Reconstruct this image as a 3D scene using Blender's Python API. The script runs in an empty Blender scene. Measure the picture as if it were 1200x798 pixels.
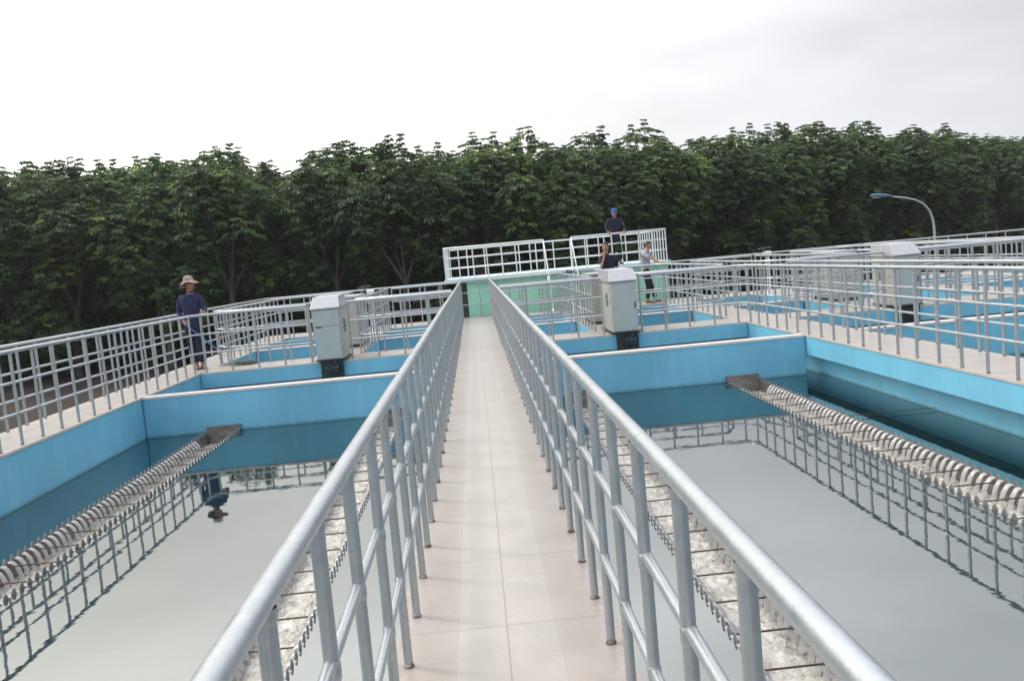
import bpy, bmesh, math, random
from mathutils import Vector, Matrix, noise
random.seed(7)
SC = bpy.context.scene
HAZE = .0003
COL = SC.collection
R = math.radians
PI = math.pi

# ------------------------------------------------------------------ camera
cam_d = bpy.data.cameras.new('camera'); cam = bpy.data.objects.new('camera', cam_d); COL.objects.link(cam)
def cam_axes(yaw, pitch, roll):
    y, p, r = R(yaw), R(pitch), R(roll)
    f = Vector((math.sin(y)*math.cos(p), math.cos(y)*math.cos(p), -math.sin(p)))
    rt = Vector((math.cos(y), -math.sin(y), 0)); up = rt.cross(f)
    return rt*math.cos(r)-up*math.sin(r), up*math.cos(r)+rt*math.sin(r), f
rt, up, fw = cam_axes(2.1, 5.4, 5.2)
cam.matrix_world = Matrix(((rt.x, up.x, -fw.x, 0), (rt.y, up.y, -fw.y, 0), (rt.z, up.z, -fw.z, 1.7), (0, 0, 0, 1)))
cam_d.sensor_width = 36; cam_d.lens = 30.6; cam_d.clip_end = 2000; cam_d.clip_start = .05
SC.camera = cam

# ------------------------------------------------------------------ world and sun
SUN_EL, SUN_AZ = R(48), R(-62)         # azimuth measured from +Y towards +X: the sun is ahead and to the left
w = bpy.data.worlds.new('World'); SC.world = w; w.use_nodes = True
nt = w.node_tree; nt.nodes.clear()
def N(nt, t, **k):
    n = nt.nodes.new(t)
    for a, b in k.items():
        if a == 'inp':
            for i, v in b.items(): n.inputs[i].default_value = v
        else: setattr(n, a, b)
    return n
def L(nt, a, b): nt.links.new(a, b)
sky = N(nt, 'ShaderNodeTexSky', sky_type='NISHITA'); sky.sun_disc = False
sky.sun_elevation = SUN_EL; sky.sun_rotation = SUN_AZ; sky.dust_density = 6; sky.air_density = 1.2
tc = N(nt, 'ShaderNodeTexCoord')
sp = N(nt, 'ShaderNodeSeparateXYZ'); L(nt, tc.outputs['Generated'], sp.inputs[0])
grad = N(nt, 'ShaderNodeValToRGB')      # overcast sky: brighter higher up
cr = grad.color_ramp; cr.elements[0].position = 0; cr.elements[0].color = (.43, .43, .43, 1)
cr.elements[1].position = 1; cr.elements[1].color = (.88, .88, .89, 1)
for p_, v in ((.2, .47), (.3, .66), (.42, .86), (.6, .84)):
    e = cr.elements.new(p_); e.color = (v, v, v, 1)
L(nt, sp.outputs['Z'], grad.inputs[0])
dot = N(nt, 'ShaderNodeVectorMath', operation='DOT_PRODUCT')
L(nt, tc.outputs['Generated'], dot.inputs[0]); dot.inputs[1].default_value = (math.sin(SUN_AZ), math.cos(SUN_AZ), 0.15)
mr = N(nt, 'ShaderNodeMapRange', inp={1: -1.0, 2: 1.0, 3: .38, 4: 1.22}); L(nt, dot.outputs['Value'], mr.inputs[0])
cn = N(nt, 'ShaderNodeTexNoise', inp={'Scale': 2.1, 'Detail': 5.0, 'Roughness': .5})
mp = N(nt, 'ShaderNodeMapping'); mp.inputs['Scale'].default_value = (1, 1, 3.2); L(nt, tc.outputs['Generated'], mp.inputs[0]); L(nt, mp.outputs[0], cn.inputs['Vector'])
mr2 = N(nt, 'ShaderNodeMapRange', inp={1: .32, 2: .68, 3: .86, 4: 1.18}); L(nt, cn.outputs[0], mr2.inputs[0])
mu = N(nt, 'ShaderNodeMath', operation='MULTIPLY'); L(nt, mr.outputs[0], mu.inputs[0]); L(nt, mr2.outputs[0], mu.inputs[1])
mu2 = N(nt, 'ShaderNodeMath', operation='MULTIPLY'); L(nt, mu.outputs[0], mu2.inputs[0]); mu2.inputs[1].default_value = 23.5
vs = N(nt, 'ShaderNodeVectorMath', operation='SCALE'); L(nt, grad.outputs[0], vs.inputs[0]); L(nt, mu2.outputs[0], vs.inputs['Scale'])
warm = N(nt, 'ShaderNodeMix', data_type='RGBA'); wr_ = N(nt, 'ShaderNodeMapRange', inp={1: .1, 2: 1.0}); L(nt, dot.outputs['Value'], wr_.inputs[0]); L(nt, wr_.outputs[0], warm.inputs[0])
warm.inputs[6].default_value = (.985, .99, 1.05, 1); warm.inputs[7].default_value = (1.09, 1.04, .95, 1)
wm = N(nt, 'ShaderNodeVectorMath', operation='MULTIPLY'); L(nt, vs.outputs[0], wm.inputs[0]); L(nt, warm.outputs[2], wm.inputs[1])
mixs = N(nt, 'ShaderNodeMix', data_type='RGBA'); mixs.inputs[0].default_value = .92
L(nt, sky.outputs[0], mixs.inputs[6]); L(nt, wm.outputs[0], mixs.inputs[7])
bg = N(nt, 'ShaderNodeBackground'); bg.inputs[1].default_value = .1; L(nt, mixs.outputs[2], bg.inputs[0])
wo = N(nt, 'ShaderNodeOutputWorld'); L(nt, bg.outputs[0], wo.inputs[0])
sd = bpy.data.lights.new('sun', 'SUN'); sd.energy = 1.5; sd.angle = R(10); sd.color = (1, .93, .82)
so = bpy.data.objects.new('sun', sd); COL.objects.link(so)
sdir = Vector((math.sin(SUN_AZ)*math.cos(SUN_EL), math.cos(SUN_AZ)*math.cos(SUN_EL), math.sin(SUN_EL)))
so.rotation_euler = (-sdir).to_track_quat('-Z', 'Y').to_euler()
so.location = sdir*60
SC.view_settings.view_transform = 'Standard'; SC.view_settings.look = 'None'; SC.view_settings.exposure = 0; SC.view_settings.gamma = 1

# ------------------------------------------------------------------ materials
def mat(name, col, rough=.6, metal=0, spec=.5, ior=1.45, noise_s=None, noise_a=.15, bump=0, bump_s=40, col2=None, coord='Object', detail=5):
    m = bpy.data.materials.new(name); m.use_nodes = True; t = m.node_tree
    b = t.nodes['Principled BSDF']; b.inputs['Roughness'].default_value = rough; b.inputs['Metallic'].default_value = metal
    b.inputs['IOR'].default_value = ior; b.inputs['Specular IOR Level'].default_value = spec
    c4 = (*col, 1); b.inputs['Base Color'].default_value = c4
    tcn = N(t, 'ShaderNodeTexCoord')
    if noise_s:
        nz = N(t, 'ShaderNodeTexNoise', inp={'Scale': noise_s, 'Detail': float(detail), 'Roughness': .6}); L(t, tcn.outputs[coord], nz.inputs['Vector'])
        rp = N(t, 'ShaderNodeMapRange', inp={1: .3, 2: .7}); L(t, nz.outputs[0], rp.inputs[0])
        mx = N(t, 'ShaderNodeMix', data_type='RGBA'); L(t, rp.outputs[0], mx.inputs[0])
        c2 = col2 or tuple(min(1, v*(1+noise_a)) for v in col)
        c1 = col if col2 else tuple(v*(1-noise_a) for v in col)
        mx.inputs[6].default_value = (*c1, 1); mx.inputs[7].default_value = (*c2, 1)
        L(t, mx.outputs[2], b.inputs['Base Color'])
    if bump:
        nb = N(t, 'ShaderNodeTexNoise', inp={'Scale': bump_s, 'Detail': 3.0}); L(t, tcn.outputs[coord], nb.inputs['Vector'])
        bp = N(t, 'ShaderNodeBump', inp={'Strength': bump, 'Distance': .01}); L(t, nb.outputs[0], bp.inputs['Height']); L(t, bp.outputs[0], b.inputs['Normal'])
    return m

def mat_galv():
    m = mat('galvanised_steel', (.44, .475, .495), .36, .78, noise_s=30, noise_a=.07, bump=.06, bump_s=60)
    t = m.node_tree; b = t.nodes['Principled BSDF']
    src = b.inputs['Base Color'].links[0].from_socket
    tcn = N(t, 'ShaderNodeTexCoord'); sx = N(t, 'ShaderNodeSeparateXYZ'); L(t, tcn.outputs['Object'], sx.inputs[0])
    nz = N(t, 'ShaderNodeTexNoise', inp={'Scale': 35.0, 'Detail': 3.0}); g = N(t, 'ShaderNodeNewGeometry'); L(t, g.outputs['Position'], nz.inputs['Vector'])
    ad = N(t, 'ShaderNodeMath', operation='MULTIPLY_ADD', inp={1: .06}); L(t, nz.outputs[0], ad.inputs[0]); L(t, sx.outputs['Z'], ad.inputs[2])
    rr = N(t, 'ShaderNodeMapRange', inp={1: .034, 2: .052, 3: 1, 4: 0}); L(t, ad.outputs[0], rr.inputs[0])
    mx = N(t, 'ShaderNodeMix', data_type='RGBA'); L(t, rr.outputs[0], mx.inputs[0]); L(t, src, mx.inputs[6]); mx.inputs[7].default_value = (.13, .075, .05, 1)
    L(t, mx.outputs[2], b.inputs['Base Color'])
    inv = N(t, 'ShaderNodeMath', operation='MULTIPLY_ADD', inp={1: -.7, 2: .72}); L(t, rr.outputs[0], inv.inputs[0]); L(t, inv.outputs[0], b.inputs['Metallic'])
    # zinc patches vary the gloss
    n2 = N(t, 'ShaderNodeTexNoise', inp={'Scale': 9.0, 'Detail': 6.0}); L(t, g.outputs['Position'], n2.inputs['Vector'])
    r2 = N(t, 'ShaderNodeMapRange', inp={1: .3, 2: .7, 3: .30, 4: .42}); L(t, n2.outputs[0], r2.inputs[0]); L(t, r2.outputs[0], b.inputs['Roughness'])
    return m

def mat_tile(name, long_axis='Y', narrow=True):
    m = bpy.data.materials.new(name); m.use_nodes = True; t = m.node_tree; b = t.nodes['Principled BSDF']
    g = N(t, 'ShaderNodeNewGeometry'); s = N(t, 'ShaderNodeSeparateXYZ'); L(t, g.outputs['Position'], s.inputs[0])
    def line(sock, period, off, width):
        a = N(t, 'ShaderNodeMath', operation='ADD', inp={1: off}); L(t, sock, a.inputs[0])
        p = N(t, 'ShaderNodeMath', operation='PINGPONG', inp={1: period/2}); L(t, a.outputs[0], p.inputs[0])
        r = N(t, 'ShaderNodeMapRange', inp={1: width*.5, 2: width, 3: 1, 4: 0}); L(t, p.outputs[0], r.inputs[0]); return r.outputs[0]
    def mulv(s1, k):
        a = N(t, 'ShaderNodeMath', operation='MULTIPLY', inp={1: k}); L(t, s1, a.inputs[0]); return a.outputs[0]
    def mx2(a, b_):
        q = N(t, 'ShaderNodeMath', operation='MAXIMUM'); L(t, a, q.inputs[0]); L(t, b_, q.inputs[1]); return q.outputs[0]
    # printed crazy-paving motif and broad cloudiness
    wn = N(t, 'ShaderNodeTexNoise', inp={'Scale': 2.4, 'Detail': 5.0}); L(t, g.outputs['Position'], wn.inputs['Vector'])
    vo = N(t, 'ShaderNodeTexVoronoi', feature='DISTANCE_TO_EDGE', inp={'Scale': 6.5, 'Randomness': .75}); L(t, g.outputs['Position'], vo.inputs['Vector'])
    vr = N(t, 'ShaderNodeMapRange', inp={1: .01, 2: .04, 3: .06, 4: 0}); L(t, vo.outputs[0], vr.inputs[0])
    if narrow:
        l1 = mulv(line(s.outputs['X'], 40, 0, .004), .62)
        l2 = mulv(line(s.outputs['X'], .46, .23, .006), .16)
        l3 = mulv(line(s.outputs['Y'], .93, .72, .006), .42)
        l4 = mulv(line(s.outputs['Y'], .31, .10, .005), .16)
        lines = mx2(mx2(l1, l2), mx2(l3, mx2(l4, vr.outputs[0])))
    else:
        l1 = mulv(line(s.outputs['X'], .4, .1, .006), .5); l3 = mulv(line(s.outputs['Y'], .4, .1, .006), .5)
        lines = mx2(mx2(l1, l3), mulv(vr.outputs[0], .6))
    base = N(t, 'ShaderNodeMix', data_type='RGBA'); base.inputs[6].default_value = (.385, .358, .328, 1); base.inputs[7].default_value = (.435, .408, .375, 1)
    wr = N(t, 'ShaderNodeMapRange', inp={1: .35, 2: .65}); L(t, wn.outputs[0], wr.inputs[0]); L(t, wr.outputs[0], base.inputs[0])
    last = base.outputs[2]
    if narrow:   # the outer tile strips are a duller pink
        ab = N(t, 'ShaderNodeMath', operation='ABSOLUTE'); L(t, s.outputs['X'], ab.inputs[0])
        st = N(t, 'ShaderNodeMapRange', inp={1: .222, 2: .25}); L(t, ab.outputs[0], st.inputs[0])
        mm = N(t, 'ShaderNodeMix', data_type='RGBA'); L(t, st.outputs[0], mm.inputs[0]); L(t, last, mm.inputs[6])
        ml = N(t, 'ShaderNodeMix', data_type='RGBA', blend_type='MULTIPLY'); ml.inputs[0].default_value = 1; L(t, last, ml.inputs[6]); ml.inputs[7].default_value = (.90, .88, .88, 1)
        L(t, ml.outputs[2], mm.inputs[7]); last = mm.outputs[2]
    if narrow:   # grime gathers along the kerb line by the post feet
        gm = N(t, 'ShaderNodeMapRange', inp={1: .395, 2: .47, 3: 0, 4: 1}); L(t, ab.outputs[0], gm.inputs[0])
        gn = N(t, 'ShaderNodeTexNoise', inp={'Scale': 9.0, 'Detail': 6.0, 'Roughness': .7}); L(t, g.outputs['Position'], gn.inputs['Vector'])
        gr = N(t, 'ShaderNodeMapRange', inp={1: .42, 2: .7, 3: .05, 4: .6}); L(t, gn.outputs[0], gr.inputs[0])
        gx = N(t, 'ShaderNodeMath', operation='MULTIPLY'); L(t, gm.outputs[0], gx.inputs[0]); L(t, gr.outputs[0], gx.inputs[1])
        gq = N(t, 'ShaderNodeMix', data_type='RGBA'); L(t, gx.outputs[0], gq.inputs[0]); L(t, last, gq.inputs[6]); gq.inputs[7].default_value = (.20, .16, .13, 1); last = gq.outputs[2]
    # dirt stains
    dn = N(t, 'ShaderNodeTexNoise', inp={'Scale': 5.5, 'Detail': 7.0, 'Roughness': .7}); L(t, g.outputs['Position'], dn.inputs['Vector'])
    dr = N(t, 'ShaderNodeMapRange', inp={1: .58, 2: .8, 3: 0, 4: .35}); L(t, dn.outputs[0], dr.inputs[0])
    dm = N(t, 'ShaderNodeMix', data_type='RGBA'); L(t, dr.outputs[0], dm.inputs[0]); L(t, last, dm.inputs[6]); dm.inputs[7].default_value = (.36, .30, .26, 1)
    lm = N(t, 'ShaderNodeMix', data_type='RGBA'); L(t, lines, lm.inputs[0]); L(t, dm.outputs[2], lm.inputs[6]); lm.inputs[7].default_value = (.16, .12, .115, 1)
    L(t, lm.outputs[2], b.inputs['Base Color'])
    bn = N(t, 'ShaderNodeTexNoise', inp={'Scale': 3.5, 'Detail': 3.0}); L(t, g.outputs['Position'], bn.inputs['Vector'])
    bp = N(t, 'ShaderNodeBump', inp={'Strength': .18, 'Distance': .02}); L(t, bn.outputs[0], bp.inputs['Height']); L(t, bp.outputs[0], b.inputs['Normal'])
    b.inputs['Roughness'].default_value = .34; b.inputs['Specular IOR Level'].default_value = .4
    return m

def mat_blue(name, col, streak=.32):
    m = bpy.data.materials.new(name); m.use_nodes = True; t = m.node_tree; b = t.nodes['Principled BSDF']
    g = N(t, 'ShaderNodeNewGeometry')
    mp_ = N(t, 'ShaderNodeMapping'); mp_.inputs['Scale'].default_value = (5, 5, .5); L(t, g.outputs['Position'], mp_.inputs[0])
    n1 = N(t, 'ShaderNodeTexNoise', inp={'Scale': 1.3, 'Detail': 6.0, 'Roughness': .65}); L(t, mp_.outputs[0], n1.inputs['Vector'])
    n2 = N(t, 'ShaderNodeTexNoise', inp={'Scale': .9, 'Detail': 4.0}); L(t, g.outputs['Position'], n2.inputs['Vector'])
    r1 = N(t, 'ShaderNodeMapRange', inp={1: .5, 2: .78, 3: 0, 4: streak}); L(t, n1.outputs[0], r1.inputs[0])
    r2 = N(t, 'ShaderNodeMapRange', inp={1: .35, 2: .65}); L(t, n2.outputs[0], r2.inputs[0])
    a = N(t, 'ShaderNodeMix', data_type='RGBA'); L(t, r2.outputs[0], a.inputs[0])
    a.inputs[6].default_value = (*[v*.9 for v in col], 1); a.inputs[7].default_value = (*[v*1.08 for v in col], 1)
    c = N(t, 'ShaderNodeMix', data_type='RGBA'); L(t, r1.outputs[0], c.inputs[0]); L(t, a.outputs[2], c.inputs[6])
    c.inputs[7].default_value = (col[0]*1.9+.04, col[1]*1.25+.03, col[2]*1.1+.02, 1)
    # grime line just over the water
    sx = N(t, 'ShaderNodeSeparateXYZ'); L(t, g.outputs['Position'], sx.inputs[0])
    q = N(t, 'ShaderNodeMath', operation='MULTIPLY_ADD', inp={1: .04}); L(t, n1.outputs[0], q.inputs[0]); L(t, sx.outputs['Z'], q.inputs[2])
    r3 = N(t, 'ShaderNodeMapRange', inp={1: -.655, 2: -.60, 3: .7, 4: 0}); L(t, q.outputs[0], r3.inputs[0])
    d = N(t, 'ShaderNodeMix', data_type='RGBA'); L(t, r3.outputs[0], d.inputs[0]); L(t, c.outputs[2], d.inputs[6]); d.inputs[7].default_value = (.06, .17, .17, 1)
    # faint shutter-board seams
    pp = N(t, 'ShaderNodeMath', operation='PINGPONG', inp={1: .1}); L(t, sx.outputs['Z'], pp.inputs[0])
    r4 = N(t, 'ShaderNodeMapRange', inp={1: .001, 2: .003, 3: .13, 4: 0}); L(t, pp.outputs[0], r4.inputs[0])
    e = N(t, 'ShaderNodeMix', data_type='RGBA'); L(t, r4.outputs[0], e.inputs[0]); L(t, d.outputs[2], e.inputs[6]); e.inputs[7].default_value = (.04, .12, .2, 1)
    L(t, e.outputs[2], b.inputs['Base Color']); b.inputs['Roughness'].default_value = .5
    return m

def mat_water():
    m = bpy.data.materials.new('basin_water'); m.use_nodes = True; t = m.node_tree; b = t.nodes['Principled BSDF']
    b.inputs['Base Color'].default_value = (.004, .018, .024, 1); b.inputs['Roughness'].default_value = .015; b.inputs['IOR'].default_value = 3.3; b.inputs['Specular Tint'].default_value = (.94, .98, .95, 1)
    g = N(t, 'ShaderNodeNewGeometry')
    n1 = N(t, 'ShaderNodeTexNoise', inp={'Scale': 7.0, 'Detail': 2.0}); L(t, g.outputs['Position'], n1.inputs['Vector'])
    n2 = N(t, 'ShaderNodeTexNoise', inp={'Scale': .8, 'Detail': 2.0}); L(t, g.outputs['Position'], n2.inputs['Vector'])
    ad = N(t, 'ShaderNodeMath', operation='MULTIPLY_ADD', inp={1: 2.0}); L(t, n2.outputs[0], ad.inputs[0]); L(t, n1.outputs[0], ad.inputs[2])
    bp = N(t, 'ShaderNodeBump', inp={'Strength': .10, 'Distance': .004}); L(t, ad.outputs[0], bp.inputs['Height']); L(t, bp.outputs[0], b.inputs['Normal'])
    return m

def mat_leaf():
    m = bpy.data.materials.new('rubber_leaf'); m.use_nodes = True; t = m.node_tree; b = t.nodes['Principled BSDF']
    at = N(t, 'ShaderNodeAttribute', attribute_name='tint')
    oi = N(t, 'ShaderNodeObjectInfo')
    r = N(t, 'ShaderNodeValToRGB'); c = r.color_ramp
    c.elements[0].position = 0; c.elements[0].color = (.032, .070, .026, 1); c.elements[1].position = 1; c.elements[1].color = (.22, .32, .06, 1)
    for p_, q in ((.5, (.056, .118, .036)), (.86, (.088, .165, .042)), (.93, (.16, .25, .05))):
        e = c.elements.new(p_); e.color = (*q, 1)
    L(t, at.outputs['Fac'], r.inputs[0])
    hs = N(t, 'ShaderNodeHueSaturation'); L(t, r.outputs[0], hs.inputs['Color'])
    v = N(t, 'ShaderNodeMapRange', inp={3: .8, 4: 1.2}); L(t, oi.outputs['Random'], v.inputs[0]); L(t, v.outputs[0], hs.inputs['Value'])
    L(t, hs.outputs[0], b.inputs['Base Color']); b.inputs['Roughness'].default_value = .45
    tr = N(t, 'ShaderNodeBsdfTranslucent'); L(t, hs.outputs[0], tr.inputs[0])
    mx = N(t, 'ShaderNodeMixShader'); mx.inputs[0].default_value = .42; L(t, b.outputs[0], mx.inputs[1]); L(t, tr.outputs[0], mx.inputs[2])
    L(t, mx.outputs[0], t.nodes['Material Output'].inputs[0])
    return m

M = dict(
    galv=mat_galv(),
    tile=mat_tile('walkway_tile', narrow=True), tilew=mat_tile('deck_tile', narrow=False),
    edge=mat('tile_edging', (.50, .43, .38), .6, noise_s=6, noise_a=.15),
    blue=mat_blue('blue_basin_paint', (.150, .455, .645)),
    cap=mat('pale_cap_tile', (.62, .57, .55), .5, noise_s=9, noise_a=.1),
    dark=mat('shade_dark_concrete', (.05, .06, .06), .8, noise_s=5, noise_a=.3),  # raw concrete with the shade under slabs put into its colour
    green=mat('mint_render', (.40, .80, .62), .7, noise_s=1.2, noise_a=.08, bump=.1),
    slabedge=mat('turquoise_slab_paint', (.46, .62, .62), .6, noise_s=3, noise_a=.12),
    white=mat('white_painted_steel', (.70, .72, .74), .4, .2, noise_s=12, noise_a=.08),
    cabd=mat('cabinet_door_paint', (.40, .465, .455), .38, .15, noise_s=5, noise_a=.08),
    cabs=mat('cabinet_side_paint', (.42, .42, .38), .5, .1, noise_s=8, noise_a=.14),
    cabr=mat('cabinet_roof_paint', (.44, .455, .48), .35, .3, noise_s=7, noise_a=.06),
    iron=mat('dark_cast_iron', (.035, .045, .055), .5, .4, noise_s=14, noise_a=.35),
    steel=mat('stained_weir_steel', (.24, .23, .22), .35, .55, noise_s=16, noise_a=.3),
    rod=mat('rusty_rod', (.10, .065, .05), .6, .5, noise_s=20, noise_a=.4),
    water=mat_water(), leaf=mat_leaf(),
    bark=mat('rubber_bark', (.09, .08, .07), .85, noise_s=6, noise_a=.35, bump=.6, bump_s=18),
    soil=mat('red_soil', (.042, .025, .020), .95, noise_s=.35, col2=(.020, .019, .015), coord='Object', bump=.6, bump_s=3, detail=9),
    outer=mat('outer_concrete', (.34, .34, .32), .8, noise_s=2, noise_a=.15),
    skin=mat('skin', (.36, .19, .12), .5, noise_s=20, noise_a=.08),
    hair=mat('black_hair', (.012, .010, .010), .5, noise_s=60, noise_a=.4),
    eye=mat('eye_white', (.6, .58, .55), .2), pupil=mat('eye_dark', (.02, .015, .012), .2), lip=mat('lip', (.30, .12, .09), .5),
    navy=mat('navy_work_cloth', (.016, .024, .075), .85, noise_s=9, noise_a=.25, bump=.35, bump_s=14),
    navyd=mat('dark_navy_cloth', (.012, .016, .035), .85, noise_s=9, noise_a=.25, bump=.35, bump_s=14),
    black=mat('black_cloth', (.010, .011, .016), .85, noise_s=9, noise_a=.25, bump=.35, bump_s=14),
    grey=mat('grey_cotton', (.33, .34, .40), .85, noise_s=9, noise_a=.1, bump=.35, bump_s=12),
    brown=mat('brown_leather', (.12, .05, .035), .6, noise_s=20, noise_a=.2),
    bluecap=mat('blue_cap_cloth', (.03, .09, .32), .7, noise_s=20, noise_a=.1),
    patch=mat('pale_patch', (.55, .55, .35), .7),
    hat=mat('patterned_hat_cloth', (.20, .13, .12), .85, noise_s=16, col2=(.42, .34, .32)),
    pole=mat('blue_plastic_pole', (.05, .16, .45), .4), lampblue=mat('blue_lamp_housing', (.035, .11, .20), .4, noise_s=5, noise_a=.1),
    lens=mat('lamp_glass', (.5, .52, .52), .15), mop=mat('grey_mop_yarn', (.13, .12, .09), .95, noise_s=30, noise_a=.5),
    bolt=mat('bolt_steel', (.55, .55, .55), .35, .8),
)
# trough foam and overflowing water
def mat_foam():
    m = bpy.data.materials.new('foaming_water'); m.use_nodes = True; t = m.node_tree; b = t.nodes['Principled BSDF']
    g = N(t, 'ShaderNodeNewGeometry'); mp_ = N(t, 'ShaderNodeMapping'); mp_.inputs['Scale'].default_value = (1, .55, 1); L(t, g.outputs['Position'], mp_.inputs[0])
    n = N(t, 'ShaderNodeTexNoise', inp={'Scale': 14.0, 'Detail': 8.0, 'Roughness': .68, 'Distortion': .6}); L(t, mp_.outputs[0], n.inputs['Vector'])
    r = N(t, 'ShaderNodeValToRGB'); c = r.color_ramp; c.elements[0].position = .34; c.elements[0].color = (.20, .195, .165, 1); c.elements[1].position = .66; c.elements[1].color = (.66, .65, .60, 1)
    e = c.elements.new(.45); e.color = (.38, .365, .32, 1)
    L(t, n.outputs[0], r.inputs[0]); L(t, r.outputs[0], b.inputs['Base Color'])
    b.inputs['Roughness'].default_value = .14; b.inputs['IOR'].default_value = 1.5
    bp = N(t, 'ShaderNodeBump', inp={'Strength': .6, 'Distance': .015}); L(t, n.outputs[0], bp.inputs['Height']); L(t, bp.outputs[0], b.inputs['Normal'])
    return m
M['foam'] = mat_foam()
def mat_nappe():
    m = bpy.data.materials.new('falling_water'); m.use_nodes = True; t = m.node_tree; b = t.nodes['Principled BSDF']
    b.inputs['Base Color'].default_value = (.70, .70, .70, 1); b.inputs['Roughness'].default_value = .07; b.inputs['IOR'].default_value = 1.5
    b.inputs['Transmission Weight'].default_value = .5
    g = N(t, 'ShaderNodeNewGeometry'); mp_ = N(t, 'ShaderNodeMapping'); mp_.inputs['Scale'].default_value = (14, 60, 5); L(t, g.outputs['Position'], mp_.inputs[0])
    n = N(t, 'ShaderNodeTexNoise', inp={'Scale': 1.0, 'Detail': 3.0}); L(t, mp_.outputs[0], n.inputs['Vector'])
    bp = N(t, 'ShaderNodeBump', inp={'Strength': .5, 'Distance': .006}); L(t, n.outputs[0], bp.inputs['Height']); L(t, bp.outputs[0], b.inputs['Normal'])
    return m
M['nappe'] = mat_nappe()

# ------------------------------------------------------------------ mesh helpers
def link(name, me, parent=None, loc=None):
    o = bpy.data.objects.new(name, me); COL.objects.link(o)
    if parent: o.parent = parent
    if loc is not None: o.location = loc
    return o
def tag(o, label=None, cat=None, group=None, kind=None):
    if label: o['label'] = label
    if cat: o['category'] = cat
    if group: o['group'] = group
    if kind: o['kind'] = kind
    return o
def thing(name, loc, label, cat, group=None, rz=0):
    o = link(name, None, None, loc); o.rotation_euler = (0, 0, rz); o.empty_display_size = .2
    return tag(o, label, cat, group)
class MB:
    def __init__(s): s.v = []; s.f = []; s.m = []; s.sm = []
    def add(s, vs, fs, mi=0, smooth=False):
        o = len(s.v); s.v += [tuple(v) for v in vs]
        for f in fs: s.f.append(tuple(i+o for i in f)); s.m.append(mi); s.sm.append(smooth)
    def box(s, x0, x1, y0, y1, z0, z1, mi=0, top=None, skip=''):
        v = [(x0,y0,z0),(x1,y0,z0),(x1,y1,z0),(x0,y1,z0),(x0,y0,z1),(x1,y0,z1),(x1,y1,z1),(x0,y1,z1)]
        fs = {'b': (0,3,2,1), 't': (4,5,6,7), 's': (0,1,5,4), 'e': (1,2,6,5), 'n': (2,3,7,6), 'w': (3,0,4,7)}
        o = len(s.v); s.v += v
        for k, f in fs.items():
            if k in skip: continue
            s.f.append(tuple(i+o for i in f)); s.m.append(top if (k == 't' and top is not None) else mi); s.sm.append(False)
    def tube(s, pts, r, n=10, mi=0, cap=True, smooth=True):
        pts = [Vector(p) for p in pts]; rs = r if isinstance(r, (list, tuple)) else [r]*len(pts)
        rings = []; ref = None
        for i, p in enumerate(pts):
            a = (p-pts[i-1]).normalized() if i else None; b = (pts[i+1]-p).normalized() if i < len(pts)-1 else None
            d = (a+b).normalized() if a is not None and b is not None and (a+b).length > 1e-6 else (a if a is not None else b)
            if ref is None: ref = Vector((0,0,1)) if abs(d.z) < .9 else Vector((1,0,0))
            u = d.cross(ref)
            if u.length < 1e-4: ref = Vector((1,0,0)) if abs(d.x) < .9 else Vector((0,1,0)); u = d.cross(ref)
            u.normalize(); w_ = d.cross(u).normalized()
            k = 1.0
            if a is not None and b is not None:
                c = max(.35, math.sqrt(max(0, (1+a.dot(b))/2))); k = 1/c
                bis = (b-a)
                bis = bis.normalized() if bis.length > 1e-5 else None
            else: bis = None
            ring = []
            for j in range(n):
                t = 2*PI*j/n; q = u*math.cos(t)*rs[i]+w_*math.sin(t)*rs[i]
                if bis is not None: q += bis*(q.dot(bis)*(k-1))
                ring.append(p+q)
            rings.append(ring)
        vs = [q for ring in rings for q in ring]; fs = []
        for i in range(len(pts)-1):
            for j in range(n):
                fs.append((i*n+j, i*n+(j+1) % n, (i+1)*n+(j+1) % n, (i+1)*n+j))
        s.add(vs, fs, mi, smooth)
        if cap:
            s.add(rings[0], [tuple(range(n))[::-1]], mi); s.add(rings[-1], [tuple(range(n))], mi)
    def lathe(s, prof, c=(0,0,0), n=16, mi=0, smooth=True):
        vs = []; fs = []
        for r_, z in prof:
            for j in range(n): t = 2*PI*j/n; vs.append((c[0]+r_*math.cos(t), c[1]+r_*math.sin(t), c[2]+z))
        for i in range(len(prof)-1):
            for j in range(n): fs.append((i*n+j, i*n+(j+1) % n, (i+1)*n+(j+1) % n, (i+1)*n+j))
        s.add(vs, fs, mi, smooth)
    def mesh(s, name, mats):
        me = bpy.data.meshes.new(name); me.from_pydata(s.v, [], s.f)
        for m_ in (mats if isinstance(mats, (list, tuple)) else [mats]): me.materials.append(M[m_])
        me.polygons.foreach_set('material_index', s.m); me.polygons.foreach_set('use_smooth', s.sm)
        me.update(); return me
    def build(s, name, mats, parent=None, loc=None, bevel=0):
        me = s.mesh(name, mats)
        if bevel:
            bm = bmesh.new(); bm.from_mesh(me); bmesh.ops.bevel(bm, geom=bm.edges[:], offset=bevel, segments=2, affect='EDGES', profile=.6); bm.to_mesh(me); bm.free()
        return link(name, me, parent, loc)
def bx(name, mats, parent, x0, x1, y0, y1, z0, z1, bevel=0, top=None):
    b = MB(); b.box(x0, x1, y0, y1, z0, z1, 0, top); return b.build(name, mats, parent, bevel=bevel)

# ------------------------------------------------------------------ the plant
WZ = -.67                      # water level; the walkway tiles are at z = 0
GZ = -3.4                      # ground
def structure(o): o['kind'] = 'structure'; return o

g = MB(); n_ = 60
structure(bx('ground', ['soil'], None, -150, 170, -60, 220, GZ-.5, GZ))

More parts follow.
